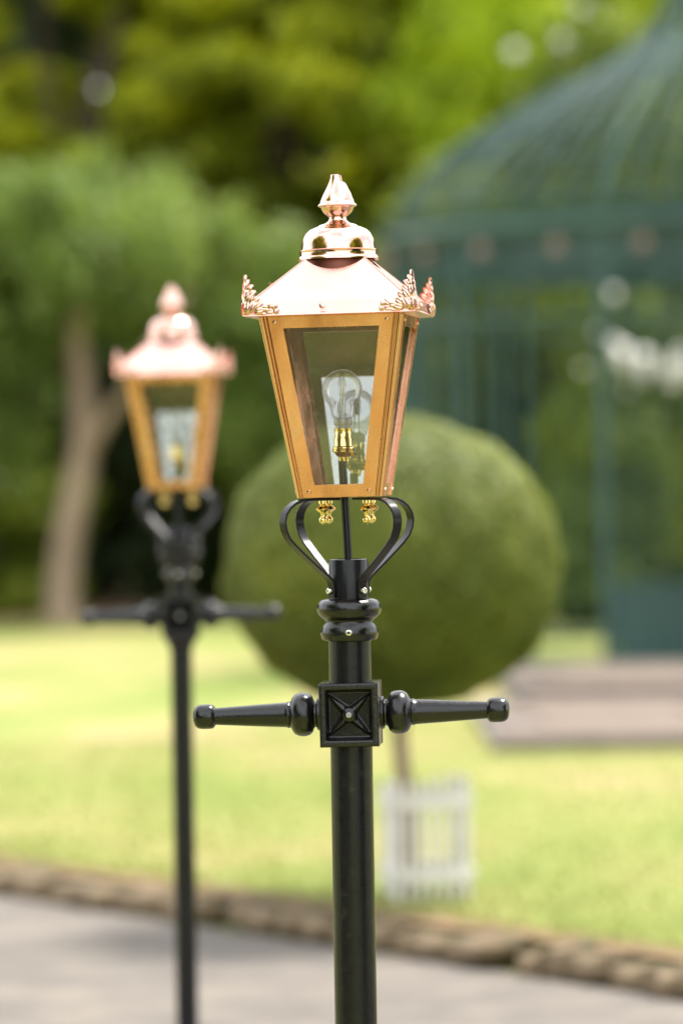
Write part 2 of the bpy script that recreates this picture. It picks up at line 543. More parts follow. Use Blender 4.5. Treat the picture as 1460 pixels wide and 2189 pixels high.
# terrace of sandstone slabs in front of the birdcage gazebo
ter = MB()
ter.box(0.8, 12, 20.7, 24.3, 0.0, 0.150)
ter.box(1.1, 12, 24.3, 27.3, 0.0, 0.225)
tb = ter.obj('terrace', SLAB_EDGE, None, 0)
tb['kind'] = 'structure'
sl = MB().box(-0.59, 0.59, -0.43, 0.43, 0, 0.03, None, 0.012).mesh('slab', SLAB, 0)
for row in range(4):
    for c in range(9):
        inst('slab', sl, tb, (0.8 + 0.62 + c * 1.2 + (0.3 if row % 2 else 0), 20.7 + 0.45 + row * 0.9, 0.146 + rnd.uniform(0, .006)), (0, 0, rnd.uniform(-.004, .004)))
for row in range(3):
    for c in range(9):
        inst('slab', sl, tb, (1.1 + 0.62 + c * 1.2 + (0.3 if row % 2 else 0), 24.3 + 0.45 + row * 0.9, 0.221 + rnd.uniform(0, .006)), (0, 0, rnd.uniform(-.004, .004)))

# ------------------------------------------------------------------ lamp posts
TH = 7.6


def strap_points():
    raw = [(30, 1066.5), (66, 1066.5), (103, 1066.5), (124, 1068), (143, 1074), (158, 1084), (168, 1097), (172, 1112), (169, 1130),
           (160, 1148), (146, 1162), (128, 1177), (108, 1193), (90, 1207), (74, 1219), (60, 1230), (51, 1238), (46.5, 1247), (46, 1258), (46, 1277)]
    return [(r * K, Z(y)) for r, y in raw]


def make_ladder_arm():
    pr = [(34, 64), (35, 65), (35, 70), (33, 72), (28, 73.5), (28, 77), (30, 79), (38, 82), (44, 88), (46.5, 96), (47, 104), (46, 112), (42, 120), (36, 125), (29, 128),
          (27.5, 130), (28.5, 132), (28.5, 135), (27, 137), (26.5, 142), (24, 190), (21, 240), (18.2, 288), (18.4, 291), (22, 293), (25.5, 297), (26.5, 304), (26.5, 320), (25, 328), (20.5, 334), (12, 337.5), (1, 338.5)]
    b = MB()
    b.lathe([(r * K, x * K) for r, x in pr], 32, Matrix.Rotation(R(90), 4, 'Y'))
    return b.mesh('ladder_arm', BLACK_CAST, 40)


def screw_mesh(name, r, h, mat):
    b = MB()
    b.lathe([(r * 0.9, 0), (r, h * 0.3), (r * 0.92, h * 0.75), (r * 0.7, h), (r * 0.45, h), (r * 0.42, h * 0.45), (0.0005, h * 0.45)], 14, Matrix.Rotation(R(90), 4, 'X'))
    return b.mesh(name, mat, 40)


def lamp(name, loc, label, lantern_rot, block_rot, ornate):
    root = empty(name, loc)
    tag(root, label, 'street lamp', 'copper lantern lamp posts')
    pr = 45 * K if not ornate else 37 * K
    dz = 32 * K if ornate else 0.0              # this post carries its cross bar a little higher

    # --- shaft with a turned cast base standing on the ground
    b = MB()
    b.lathe([(0.11, 0.0), (0.11, 0.03), (0.095, 0.05), (0.085, 0.10), (0.07, 0.16), (0.062, 0.40), (0.07, 0.42), (0.07, 0.45), (0.055, 0.47), (pr, 0.50)], 32)
    if ornate:
        b = MB(); b.lathe([(0.09, 0.0), (0.09, 0.015), (0.05, 0.022), (0.045, 0.035), (pr, 0.042)], 32)
    b.obj('post_base', BLACK_CAST, root, 40)
    MB().lathe([(pr, 0.50 if not ornate else 0.04), (pr, Z(1340))], 48).obj('post_shaft', BLACK, root, 40)

    # --- stacked ring collar
    cr = [(44, 1370), (57, 1367.5), (60.5, 1361), (62, 1353), (61, 1345), (57, 1337), (52, 1331), (51, 1327), (53, 1324), (58, 1320.5), (64, 1315), (68, 1307),
          (69, 1299), (67, 1290), (61, 1283), (52, 1280), (42, 1279.5)]
    if not ornate:
        MB().lathe([(r * K, Z(y)) for r, y in cr], 48).obj('ring_collar', BLACK_CAST, root, 50)
    else:
        MB().lathe([(r * K * 0.8, Z(y)) for r, y in cr], 32).obj('ring_collar', BLACK_CAST, root, 50)
        # ring of cast acanthus leaves round the top of this post
        lf = MB()
        lf.lathe([(40 * K, Z(1320)), (52 * K, Z(1300)), (46 * K, Z(1270)), (50 * K, Z(1250)), (36 * K, Z(1235))], 24)
        caps = lf.obj('leaf_capital', BLACK_CAST, root, 40)
        l2 = MB()
        l2.sphere((0, 0, 0), (18 * K, 9 * K, 26 * K), 10, 8)
        l2.sphere((0, -8 * K, 22 * K), (15 * K, 12 * K, 11 * K), 10, 6)
        l2.sphere((-12 * K, -4 * K, 4 * K), (8 * K, 8 * K, 12 * K), 8, 6)
        l2.sphere((12 * K, -4 * K, 4 * K), (8 * K, 8 * K, 12 * K), 8, 6)
        lm = l2.mesh('leaf', BLACK_CAST, 40)
        for tier, (zz, rr) in enumerate([(1300, 56), (1262, 58)]):
            for i in range(8):
                a = 2 * math.pi * (i + 0.5 * tier) / 8
                inst('leaf', lm, caps, (math.sin(a) * rr * K, -math.cos(a) * rr * K, Z(zz)), (0, 0, a))
    # grub screw in the collar
    sm = screw_mesh('screw', 7.5 * K, 5 * K, STEEL)
    for a in (-0.03, 2.06, -2.15):
        inst('screw', sm, root, (math.sin(a) * 59 * K, -math.cos(a) * 59 * K, Z(1350)), (0, 0, a))

    # --- cross bar block
    blk = empty('ladder_bar', (0, 0, Z(1525) + dz), R(block_rot), root)
    blk.rotation_euler = (0, R(-0.7), R(block_rot))
    w, h, dpt = 63 * K, 68 * K, 62 * K
    b = MB()
    b.box(-w + 0.6 * K, w - 0.6 * K, -dpt + 17 * K, dpt - 17 * K, -h + 0.6 * K, h - 0.6 * K)
    def cast_face(x, z):
        """relief in px of the cast face: raised border, four pointed star, centre boss"""
        e = min(63 - abs(x), 68 - abs(z))
        if e < 4: hb = 13 + 4 * math.sqrt(max(0, 1 - ((4 - e) / 4) ** 2))
        elif e < 12: hb = 17
        elif e < 21: hb = 17 * (0.5 + 0.5 * math.cos((e - 12) / 9 * math.pi))
        else: hb = 0
        for sx in (-1, 1):
            p_, q_ = abs((x * sx + z)) / math.sqrt(2), abs(x * sx - z) / math.sqrt(2)
            if p_ < 60:
                wq = 12.5 * (1 - p_ / 60) ** 0.75 + 1.2
                if q_ < wq: hb = max(hb, (11 - 5 * p_ / 60) * (1 - q_ / wq) ** 0.8)
        rad_ = math.hypot(x, z)
        if rad_ < 17: hb = max(hb, 6 + 9 * math.sqrt(1 - (rad_ / 17) ** 2))
        return hb
    GX, GZ = 63, 68
    for s in (-1, 1):
        T = Matrix.Rotation(0 if s < 0 else math.pi, 4, 'Z')
        vs, fs = [], []
        for i in range(GX + 1):
            for j in range(GZ + 1):
                x, z = -63 + 126 * i / GX, -68 + 136 * j / GZ
                vs.append((x * K, -dpt + (17 - cast_face(x, z)) * K, z * K))
        for i in range(GX):
            for j in range(GZ):
                a_ = i * (GZ + 1) + j
                fs.append((a_, a_ + GZ + 1, a_ + GZ + 2, a_ + 1))
        b.add(vs, fs, T)
        b.add([(-63 * K, -dpt + 4 * K, -h), (63 * K, -dpt + 4 * K, -h), (63 * K, -dpt + 4 * K, h), (-63 * K, -dpt + 4 * K, h),
               (-63 * K, -dpt + 20 * K, -h), (63 * K, -dpt + 20 * K, -h), (63 * K, -dpt + 20 * K, h), (-63 * K, -dpt + 20 * K, h)],
              [(0, 4, 5, 1), (1, 5, 6, 2), (2, 6, 7, 3), (3, 7, 4, 0)], T)
    bo = b.obj('block', BLACK_CAST, blk, 50)
    am = make_ladder_arm()
    fl = MB().box(62.5 * K, 65 * K, -48 * K, 48 * K, -52 * K, 52 * K).mesh('flange', BLACK_CAST, 0)
    for s in (0, math.pi):
        inst('ladder_arm', am, blk, (0, 0, 0), (0, 0, s))
    inst('bolt', screw_mesh('bolt', 6.5 * K, 6 * K, CAPMETAL), blk, (0, -dpt + 4 * K, 0))
    if ornate:
        MB().lathe([(pr, Z(1640)), (40 * K, Z(1635)), (46 * K, Z(1618)), (60 * K, Z(1600)), (62 * K, Z(1594)), (50 * K, Z(1590))], 24).obj('lower_collar', BLACK_CAST, root, 40).location.z = dz

    # --- socket and the four bent straps
    sk = MB()
    sk.lathe([(42 * K, Z(1281)), (42 * K, Z(1199)), (41 * K, Z(1196)), (38 * K, Z(1195)), (37 * K, Z(1200)), (35 * K, Z(1215)), (0.001, Z(1216))], 40)
    sk.obj('socket', BLACK, root, 40)
    sp = strap_points()
    th = R(lantern_rot)
    b = MB()
    b.strip([(r, 0, z) for r, z in sp], (0, 1, 0), 21 * K, 5.5 * K)
    sme = b.mesh('strap', BLACK, 35)
    sc = screw_mesh('screw', 7.5 * K, 8 * K, STEEL)
    nut = MB()
    nut.lathe([(r * K, -z * K) for r, z in [(9, 0), (9, 6), (5.5, 8), (6, 10), (12, 14), (15, 18), (12, 22), (6.5, 25), (5, 28), (4, 33), (5, 35), (8.2, 38), (8.8, 42), (7, 47), (2.5, 49), (1, 51)]], 16)
    nme = nut.mesh('brass_nut', BRASS, 40)
    for i in range(4):
        a = R(45 + 90 * i) + th
        st = inst('strap', sme, root, (0, 0, 0), (0, 0, a))
        inst('screw', sc, st, (49 * K, 0, Z(1262)), (0, 0, R(90)))
        inst('brass_nut', nme, st, (66 * K, 0, Z(1069.5)))

    # --- conduit rod, lampholder, bulb
    lean = -6 * K
    def ax(y): return (lean * (1195 - y) / 133.0 if y < 1195 else 0.0)
    MB().tube([(ax(y), 0, Z(y)) for y in (1212, 1150, 1062, 984)], 9 * K, 20).obj('conduit', BLACK, root, 40)
    lan = empty('lantern', (-5 * K, 0, Z(1062)), th, root)
    lan.rotation_euler = Matrix.Rotation(R(-0.55), 3, 'Y').to_4x4().to_euler()
    lan.rotation_euler = (Matrix.Rotation(R(-0.55), 4, 'Y') @ Matrix.Rotation(th, 4, 'Z')).to_euler()
    def zl(y): return (1062 - y) * K
    # parts of the lantern hang straight from the lamp (only three levels deep)
    LM = Matrix.Translation((-5 * K, 0, Z(1062))) @ Matrix.Rotation(R(-0.55), 4, 'Y') @ Matrix.Rotation(th, 4, 'Z')
    bpy.data.objects.remove(lan)
    def put(me_or_mb, nm, mat=None, parent=root, M=None, smooth=30):
        me = me_or_mb.mesh(nm, mat, smooth) if isinstance(me_or_mb, MB) else me_or_mb
        o = inst(nm, me, parent)
        o.matrix_local = (LM if parent is root else Matrix.Identity(4)) @ (M or Matrix.Identity(4))
        return o
    b = MB()
    b.lathe([(r * K, zl(y)) for r, y in [(11.5, 986), (11.5, 979), (12, 977), (16, 974), (19, 969), (21, 967), (24, 966), (25, 963.5), (24, 961), (22, 960), (23.5, 958.5), (23.5, 956), (20.5, 954),
                                         (20, 951), (20, 938), (18.5, 935), (18.5, 918), (19, 916), (16, 915.5)]], 32)
    hold = put(b, 'lampholder', BRASS)
    b = MB(); b.tube([(14 * K, -4 * K, zl(968)), (30 * K, -12 * K, zl(976))], [4.2 * K, 3.6 * K], 12)
    put(b, 'switch_lever', BRASS, hold, None)
    b = MB()
    gp = []
    for k in range(0, 21):
        a = R(8 + k * 6.0)
        gp.append((43 * math.sin(a), 833 - 43 * math.cos(a)))
    gp = [(1, 790)] + gp
    gp += [(29.6, 866), (27, 874), (25.2, 882), (23.6, 890), (21, 894)]
    b.lathe([(r * K, zl(y)) for r, y in gp], 48, None, (False, False))
    bulb = put(b, 'bulb', BULB_GLASS, smooth=60)
    b = MB()
    b.lathe([(r * K, zl(y)) for r, y in [(16, 917), (16, 910), (18.5, 909), (19.5, 907), (19.5, 896), (18.5, 894), (1, 894)]], 32)
    put(b, 'bulb_cap', CAPMETAL, bulb)
    b = MB()
    b.lathe([(r * K, zl(y)) for r, y in [(9, 894), (8.5, 888), (7, 884), (5, 868), (5, 848), (7.5, 842), (8.5, 836), (8.5, 815), (7, 810), (4, 807), (1.5, 803)]], 16)
    put(b, 'glass_stem', BULB_GLASS, bulb)
    b = MB()
    b.tube([(-5 * K, 0, zl(893)), (-5.5 * K, 0, zl(850)), (-2.5 * K, 0, zl(838)), (-2.5 * K, 0, zl(812))], 0.9 * K, 6)
    b.tube([(5 * K, 0, zl(893)), (5.5 * K, 0, zl(850)), (2.5 * K, 0, zl(838)), (2.5 * K, 0, zl(812))], 0.9 * K, 6)
    b.lathe([(r * K, zl(y)) for r, y in [(5.5, 845), (6, 838), (6, 814), (4, 810)]], 12)
    b.box(-10 * K, -5 * K, -3 * K, 3 * K, zl(892), zl(884)); b.box(5 * K, 10 * K, -3 * K, 3 * K, zl(892), zl(884))
    put(b, 'filament_capsule', FROST, bulb)

    # --- tapering window frames, glass and corner beads
    T0, B0 = 152.0, 90.0
    yt, yb_ = 680.0, 1061.0
    H = (yb_ - yt)
    def hw(y): return B0 + (T0 - B0) * (yb_ - y) / H
    tilt = math.atan2(T0 - B0, H)
    def fp(u, y, d=0.0):
        """point on the front face: u along, photo row y, d proud of the face (px)"""
        return (u * K, (-hw(y) - d * math.cos(tilt)) * K, zl(y) - d * math.sin(tilt) * K)
    def quadbox(b, c, d0, d1):
        """c: four (u, y) corners counterclockwise"""
        vs = [fp(u, y, d0) for u, y in c] + [fp(u, y, d1) for u, y in c]
        e = 1.2
        b.add(vs, [(0, 1, 2, 3), (7, 6, 5, 4), (0, 4, 5, 1), (1, 5, 6, 2), (2, 6, 7, 3), (3, 7, 4, 0)])
    bead = lambda y: 14 + 5 * (hw(y) - B0) / (T0 - B0)
    stile = MB(); stile2 = MB(); tr = MB(); br = MB(); gl = MB()
    for s, bb in ((-1, stile), (1, stile2)):
        quadbox(bb, [(s * (hw(yt) - bead(yt)), yt), (s * (hw(yb_) - bead(yb_)), yb_), (s * (hw(yb_) - bead(yb_) - 28), yb_), (s * (hw(yt) - bead(yt) - 28), yt)], -4, 2.2)
    gi = lambda y: hw(y) - bead(y) - 28
    quadbox(tr, [(-gi(yt) , yt), (-gi(704), 704), (gi(704), 704), (gi(yt), yt)], -3.5, 1.0)
    quadbox(br, [(-gi(1035), 1035), (-gi(yb_), yb_), (gi(yb_), yb_), (gi(1035), 1035)], -3.5, 1.0)
    gi2 = lambda y: gi(y) + 8
    quadbox(gl, [(-gi2(690), 690), (-gi2(1052), 1052), (gi2(1052), 1052), (gi2(690), 690)], -6.5, -4.3)
    m_st, m_st2 = stile.mesh('stile', COPPER_FRAME, 0), stile2.mesh('stile', COPPER_FRAME, 0)
    m_tr, m_br, m_gl = tr.mesh('top_rail', COPPER_FRAME, 0), br.mesh('bottom_rail', COPPER_FRAME, 0), gl.mesh('glass_pane', GLASS, 0)
    m_gl2 = gl.mesh('glass_pane', GLASS_BACK, 0)
    rv = MB(); rv.lathe([(5 * K, 0), (5 * K, 1.2 * K), (3.8 * K, 3 * K), (1 * K, 3.6 * K)], 10, Matrix.Rotation(R(90) , 4, 'X'))
    m_rv = rv.mesh('rivet', COPPER, 40)
    for i in range(4):
        M = Matrix.Rotation(R(90 * i), 4, 'Z')
        pane = put(m_gl if i != 2 else m_gl2, 'glass_pane', M=M)
        frame = put(m_tr, 'window_frame', M=M)
        for me_, nm in ((m_st, 'stile'), (m_st2, 'stile'), (m_br, 'bottom_rail')):
            inst(nm, me_, frame)
        for u, y in ((-(hw(690) - bead(690) - 13), 691), (hw(690) - bead(690) - 13, 691), (-(hw(1049) - bead(1049) - 14), 1049), (hw(1049) - bead(1049) - 14, 1049)):
            inst('rivet', m_rv, frame, fp(u, y, 2.0), (tilt, 0, 0))
    # corner bead: big quarter round on the arris, a small bead and a fillet to either side
    cb = MB()
    def line(du, dv, rad, seg=10):
        pts_ = []
        for y in (yt, (yt + yb_) / 2, yb_):
            q_ = hw(y)
            k_ = bead(y) / 19.0
            pts_.append(((q_ - du * k_) * K, (-q_ + dv * k_) * K, zl(y)))
        cb.tube(pts_, [rad * bead(y) / 19 * K for y in (yt, (yt + yb_) / 2, yb_)], seg)
    line(4.5, 4.5, 5.6, 16)
    line(12.5, 2.6, 2.6, 10); line(2.6, 12.5, 2.6, 10)
    line(16.8, 3.2, 1.9, 8); line(3.2, 16.8, 1.9, 8)
    for s in (0, 1):
        vs = []
        for y in (yt, yb_):
            q_ = hw(y); k_ = bead(y) / 19.0
            c_ = [(q_ - 3, -q_ + 5), (q_ - 20 * k_, -q_ + 5), (q_ - 20 * k_, -q_ + 8), (q_ - 8, -q_ + 8)]
            if s: c_ = [(-v_, -u_) for u_, v_ in c_]
            vs += [(u_ * K, v_ * K, zl(y)) for u_, v_ in c_]
        cb.add(vs, [(0, 1, 5, 4), (1, 2, 6, 5), (2, 3, 7, 6), (3, 0, 4, 7), (0, 3, 2, 1), (4, 5, 6, 7)])
    m_cb = cb.mesh('corner_bead', COPPER_BEAD, 40)
    for i in range(4):
        put(m_cb, 'corner_bead', M=Matrix.Rotation(R(90 * i), 4, 'Z'))
    # bottom plate (an open square ring)
    bp = MB()
    o_, i_ = 86 * K, 24 * K
    for i in range(4):
        M = Matrix.Rotation(R(90 * i), 4, 'Z')
        bp.add([(-o_, -o_, zl(1059)), (o_, -o_, zl(1059)), (i_, -i_, zl(1059)), (-i_, -i_, zl(1059)), (-o_, -o_, zl(1062)), (o_, -o_, zl(1062)), (i_, -i_, zl(1062)), (-i_, -i_, zl(1062))],
               [(0, 1, 2, 3), (7, 6, 5, 4), (0, 4, 5, 1), (3, 2, 6, 7)], M)
    put(bp, 'bottom_plate', COPPER_FRAME, smooth=0)
    # --- roof: pyramid pierced by the round vent
    a0, a1 = 63.0, 169.0
    ya0, ya1 = 556.0, 649.0
    slope = (ya1 - ya0) / (a1 - a0)
    rv_ = a0 * math.sqrt(2)
    rf = MB()
    for i in range(4):
        M = Matrix.Rotation(R(90 * i), 4, 'Z')
        nseg = 16
        top, bot, topi, boti = [], [], [], []
        for k in range(nseg + 1):
            a = R(-45 + 90 * k / nseg)
            x, y = math.sin(a) * rv_, math.cos(a) * rv_
            yy = ya0 + (y - a0) * slope
            top.append((x * K, -y * K, zl(yy)))
            xb = a1 * math.sin(a) / math.cos(a)
            bot.append((xb * K, -a1 * K, zl(ya1)))
        vs = top + bot + [(p[0], p[1] + 1.5 * K, p[2] - 2 * K) for p in top] + [(p[0], p[1] + 1.5 * K, p[2] - 2 * K) for p in bot]
        m_ = nseg + 1
        fs = []
        for k in range(nseg):
            fs += [(k, k + 1, m_ + k + 1, m_ + k), (2 * m_ + k, 3 * m_ + k, 3 * m_ + k + 1, 2 * m_ + k + 1), (k, 2 * m_ + k, 2 * m_ + k + 1, k + 1), (m_ + k, m_ + k + 1, 3 * m_ + k + 1, 3 * m_ + k)]
        panel = MB().add(vs, fs)
        if i == 0: m_pan = panel.mesh('roof_panel', COPPER_ROOF, 20)
        put(m_pan, 'roof_panel', M=M)
        # standing seam along each hip
        h_ = MB(); h_.tube([(a0 * K, -a0 * K, zl(ya0 + 0.5)), (a1 * K, -a1 * K, zl(ya1 - 0.5))], 1.6 * K, 8)
        if i == 0: m_hip = h_.mesh('hip_seam', COPPER_ROOF, 40)
        put(m_hip, 'hip_seam', M=M)
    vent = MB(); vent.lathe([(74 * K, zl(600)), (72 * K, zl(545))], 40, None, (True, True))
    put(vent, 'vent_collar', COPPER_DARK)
    # fascia flaring down to the eaves lip
    fa = MB()
    prf = [(169, 648.5), (170.5, 647.5), (172, 649), (177.5, 672), (181, 675.5), (181.5, 677.5), (180, 678), (152, 680.5), (140, 680.5), (140, 676), (164, 672)]
    for i in range(4):
        M = Matrix.Rotation(R(90 * i), 4, 'Z')
        vs = []
        for s in (-1, 1):
            vs += [(s * a * K, -a * K, zl(y)) for a, y in prf]
        m_ = len(prf)
        fa.add(vs, [(k, (k + 1) % m_, m_ + (k + 1) % m_, m_ + k) for k in range(m_)], M)
    fas = put(fa, 'eaves_band', COPPER_ROOF, smooth=0)
    rb = MB(); rb.lathe([(9.5 * K, 0), (9.5 * K, 1.5 * K), (7.5 * K, 1.5 * K), (7.5 * K, 0.5 * K), (6.5 * K, 0.5 * K), (6.3 * K, 3 * K), (3 * K, 4.5 * K), (0.5 * K, 4.8 * K)], 16, Matrix.Rotation(R(90 - 14), 4, 'X'))
    m_rb = rb.mesh('rivet', COPPER_ROOF, 40)
    for i in range(4):
        a = R(90 * i)
        v = Matrix.Rotation(a, 3, 'Z') @ Vector((-14 * K, -174.6 * K, zl(660)))
        inst('rivet', m_rb, fas, v, (0, 0, a))
    cp = MB(); cp.box(-142 * K, 142 * K, -142 * K, 142 * K, zl(684), zl(681))  # added dark plate, no seen part; darkens what the glass mirrors
    put(cp, 'added_dark_plate', COPPER_DARK, smooth=0)
    # cupola
    b = MB()
    cup = [(80, 556), (84, 558), (87.5, 556), (87.5, 553.5), (85, 550), (84, 548), (84, 540), (84.5, 537), (81, 535), (80.5, 532), (79.5, 522), (76, 510), (70, 500), (62, 492.5), (52, 487.5),
           (43, 485), (41, 482.5), (36, 480.5), (28, 478.5), (22, 475), (19, 471), (18.5, 465)]
    b.lathe([(r * K, zl(y)) for r, y in cup], 64)
    put(b, 'cupola', COPPER, smooth=45)
    b = MB()
    fin = [(18.5, 470), (18.2, 465.5), (22, 462), (28, 457.5), (33, 451), (35, 445.5), (36, 444), (41, 442.5), (42, 440.5), (41, 438.5), (37.5, 436), (36, 430), (33, 423), (28.5, 414), (23.5, 405),
           (19, 396), (15.5, 388), (13.6, 381), (12.8, 376), (12, 374.5), (9.5, 374.5), (9.5, 385), (9, 400)]
    seg = 48
    vs, fs = [], []
    for r, y in fin:
        for i in range(seg):
            a = 2 * math.pi * i / seg
            deg = (math.degrees(a) + 180) % 360 - 180
            yy, r2 = y, r
            if -60 < deg < 52:
                if y < 392: yy = 392 - (392 - y) * 0.08; r2 = max(r, 14.8) if r > 9.6 else r * 1.2
                if y < 420: r2 = r2 + 1.6 if r > 9.6 else r2
            vs.append((r2 * K * math.cos(a), r2 * K * math.sin(a), zl(yy)))
    for k in range(len(fin) - 1):
        for i in range(seg):
            j = (i + 1) % seg
            fs.append((k * seg + i, k * seg + j, (k + 1) * seg + j, (k + 1) * seg + i))
    fs.append(tuple((len(fin) - 1) * seg + i for i in range(seg)))
    b.add(vs, fs)
    put(b, 'finial', COPPER, smooth=45)
    # --- stamped acanthus ornament folded round each eaves corner
    orn = MB()
    # lobes of the stamped leaf: (along, up, half width, half length, lean, relief)
    lobes = [(1.5, 77, 4.5, 9, 0, 5), (6, 68, 5, 8, -30, 5), (2, 60, 5, 13, 0, 6), (12, 57, 6, 10, -35, 6), (4, 42, 8, 15, -8, 7), (17, 45, 7, 10, -45, 6), (14, 34, 8, 14, -28, 7),
             (25, 33, 6, 10, -60, 5), (5, 16, 9, 16, -5, 8), (17, 16, 9, 15, -25, 9), (29, 20, 8, 12, -55, 7), (33, 9, 8, 12, -75, 7), (45, 14, 7, 10, -95, 6), (56, 19, 6, 9, -50, 6),
             (65, 17, 6, 8, 10, 6), (55, 7, 6, 11, -90, 5), (69, 7, 6, 8, 0, 5), (4, 3, 9, 5, 0, 5), (38, 2, 14, 4, 0, 4)]
    def relief(u, z):
        best = -1.0
        for (cu, cz, hu, hz, an, hh) in lobes:
            c_, s_ = math.cos(R(an)), math.sin(R(an))
            du, dz__ = u - cu, z - cz
            p_, q_ = c_ * du + s_ * dz__, -s_ * du + c_ * dz__
            e_ = (p_ / hu) ** 2 + (q_ / hz) ** 2
            if e_ < 1: best = max(best, hh * math.sqrt(1 - e_) * (1 - 0.35 * math.exp(-(p_ / 1.6) ** 2)))
        return best
    for side in (0, 1):
        def om(u, z, d):     # u px from the corner along the face, z px up from the eaves, d px proud
            lean_ = -0.05 * z
            q_ = 178.5 + d + lean_
            p_ = (178.5 + lean_ + 1.5 - u, -q_) if side == 0 else (q_, -(178.5 + lean_ + 1.5 - u))
            return (p_[0] * K, p_[1] * K, zl(676) + z * K)
        NU, NZ = 50, 58
        stp = 1.5
        ok, vs, fs, idx = {}, [], [], {}
        for i in range(NU + 1):
            for j in range(NZ + 1):
                ok[i, j] = relief(i * stp, j * stp)
        for i in range(NU):
            for j in range(NZ):
                cs = [(i, j), (i + 1, j), (i + 1, j + 1), (i, j + 1)]
                if sum(ok[c_] >= 0 for c_ in cs) >= 3:
                    f_ = []
                    for c_ in cs:
                        if c_ not in idx:
                            idx[c_] = len(vs); vs.append(om(c_[0] * stp, c_[1] * stp, max(ok[c_], 0) + 0.8))
                        f_.append(idx[c_])
                    fs.append(tuple(f_))
        orn.add(vs, fs)
    m_orn = orn.mesh('corner_ornament', COPPER, 60)
    for i in range(4):
        put(m_orn, 'corner_ornament', M=Matrix.Rotation(R(90 * i), 4, 'Z'))
    return root


p1 = P(748, 1400, 6.85)
lamp('lamp_post', (p1.x, p1.y, 0), 'nearer lamp post in sharp focus with clear bulb in its copper lantern', -TH, -4.5, False)
p2 = P(388, 1400, 10.87)
lamp('lamp_post', (p2.x, p2.y, 0), 'farther slim lamp post, blurred, with leafy cast collar, before the pale tree trunk', -3.0, 0.0, True)

# ------------------------------------------------------------------ foliage
def leaf_mesh(name, C, Rr, n, size, mat, shell=0.5, squash=1.0, droop=0.0):
    """n leaf clumps spread over blobs with centres C and radii Rr"""
    C = np.asarray(C, float); Rr = np.asarray(Rr, float)
    w = (Rr[:, 0] * Rr[:, 2]); w = w / w.sum()
    k = rng.choice(len(C), n, p=w)
    d = rng.normal(0, 1, (n, 3)); d /= np.linalg.norm(d, axis=1)[:, None]
    rad = shell + (1 - shell) * rng.uniform(0, 1, n) ** 0.5
    rad *= 1 + rng.normal(0, 0.07, n)
    p = C[k] + d * Rr[k] * rad[:, None]
    if droop: p[:, 2] -= np.abs(rng.normal(0, droop, n))
    nrm = d * 0.7 + rng.normal(0, 0.55, (n, 3)); nrm[:, 2] += 0.25
    nrm /= np.linalg.norm(nrm, axis=1)[:, None]
    a = rng.normal(0, 1, (n, 3)); u = np.cross(nrm, a); u /= np.linalg.norm(u, axis=1)[:, None]
    v = np.cross(nrm, u)
    s = size * rng.uniform(0.6, 1.35, n)[:, None]
    q = np.stack([p - u * s, p + v * s * 0.45 + nrm * s * 0.12, p + u * s, p - v * s * 0.45 - nrm * s * 0.08], 1)
    return fast_mesh(name, q.reshape(-1, 3), np.arange(n * 4).reshape(-1, 4), mat)


def blobs(c, r, n, br, flat=0.75, seed=0):
    """smaller blobs scattered through an ellipsoid crown"""
    g = np.random.default_rng(seed)
    d = g.normal(0, 1, (n, 3)); d /= np.linalg.norm(d, axis=1)[:, None]
    rad = g.uniform(0.25, 1.0, n) ** 0.5
    C = np.array(c) + d * np.array(r) * rad[:, None]
    s = br * g.uniform(0.6, 1.3, n)
    Rr = np.stack([s, s, s * flat], 1)
    return C, Rr


def limb(b, pts, r0, r1, seg=10):
    n = len(pts)
    b.tube(pts, [r0 + (r1 - r0) * i / (n - 1) for i in range(n)], seg)


BARK = mat_simple('pale_brown_bark', [(0.3, (0.22, 0.155, 0.11)), (0.7, (0.40, 0.30, 0.22))], scale=5, rough=0.9, bstr=1.0, bscale=14, bdist=0.03, vscale=(1, 1, 0.35))
BARK_D = mat_simple('dark_bark', [(0.3, (0.05, 0.035, 0.022)), (0.7, (0.12, 0.085, 0.06))], scale=5, rough=0.9, bstr=1.0, bscale=14, bdist=0.03, vscale=(1, 1, 0.35))
L_YEW = mat_leaf('golden_yew_foliage', (0.07, 0.09, 0.008), (0.30, 0.35, 0.016), (0.60, 0.62, 0.025), 0.55, 0.55)
L_BRIGHT = mat_leaf('fresh_green_leaf', (0.22, 0.32, 0.025), (0.46, 0.58, 0.04), (0.65, 0.72, 0.09), 0.55, 0.6)
L_MID = mat_leaf('soft_mid_green_leaf', (0.06, 0.10, 0.02), (0.17, 0.245, 0.05), (0.30, 0.37, 0.12), 0.45, 0.6)
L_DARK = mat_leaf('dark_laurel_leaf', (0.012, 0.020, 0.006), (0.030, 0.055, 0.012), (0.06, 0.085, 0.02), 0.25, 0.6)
L_WEEP = mat_leaf('weeping_green_leaf', (0.04, 0.07, 0.012), (0.15, 0.21, 0.024), (0.34, 0.40, 0.05), 0.45, 0.5)
L_BOX = mat_leaf('clipped_box_leaf', (0.085, 0.115, 0.012), (0.140, 0.175, 0.020), (0.29, 0.32, 0.04), 0.22, 1.6)


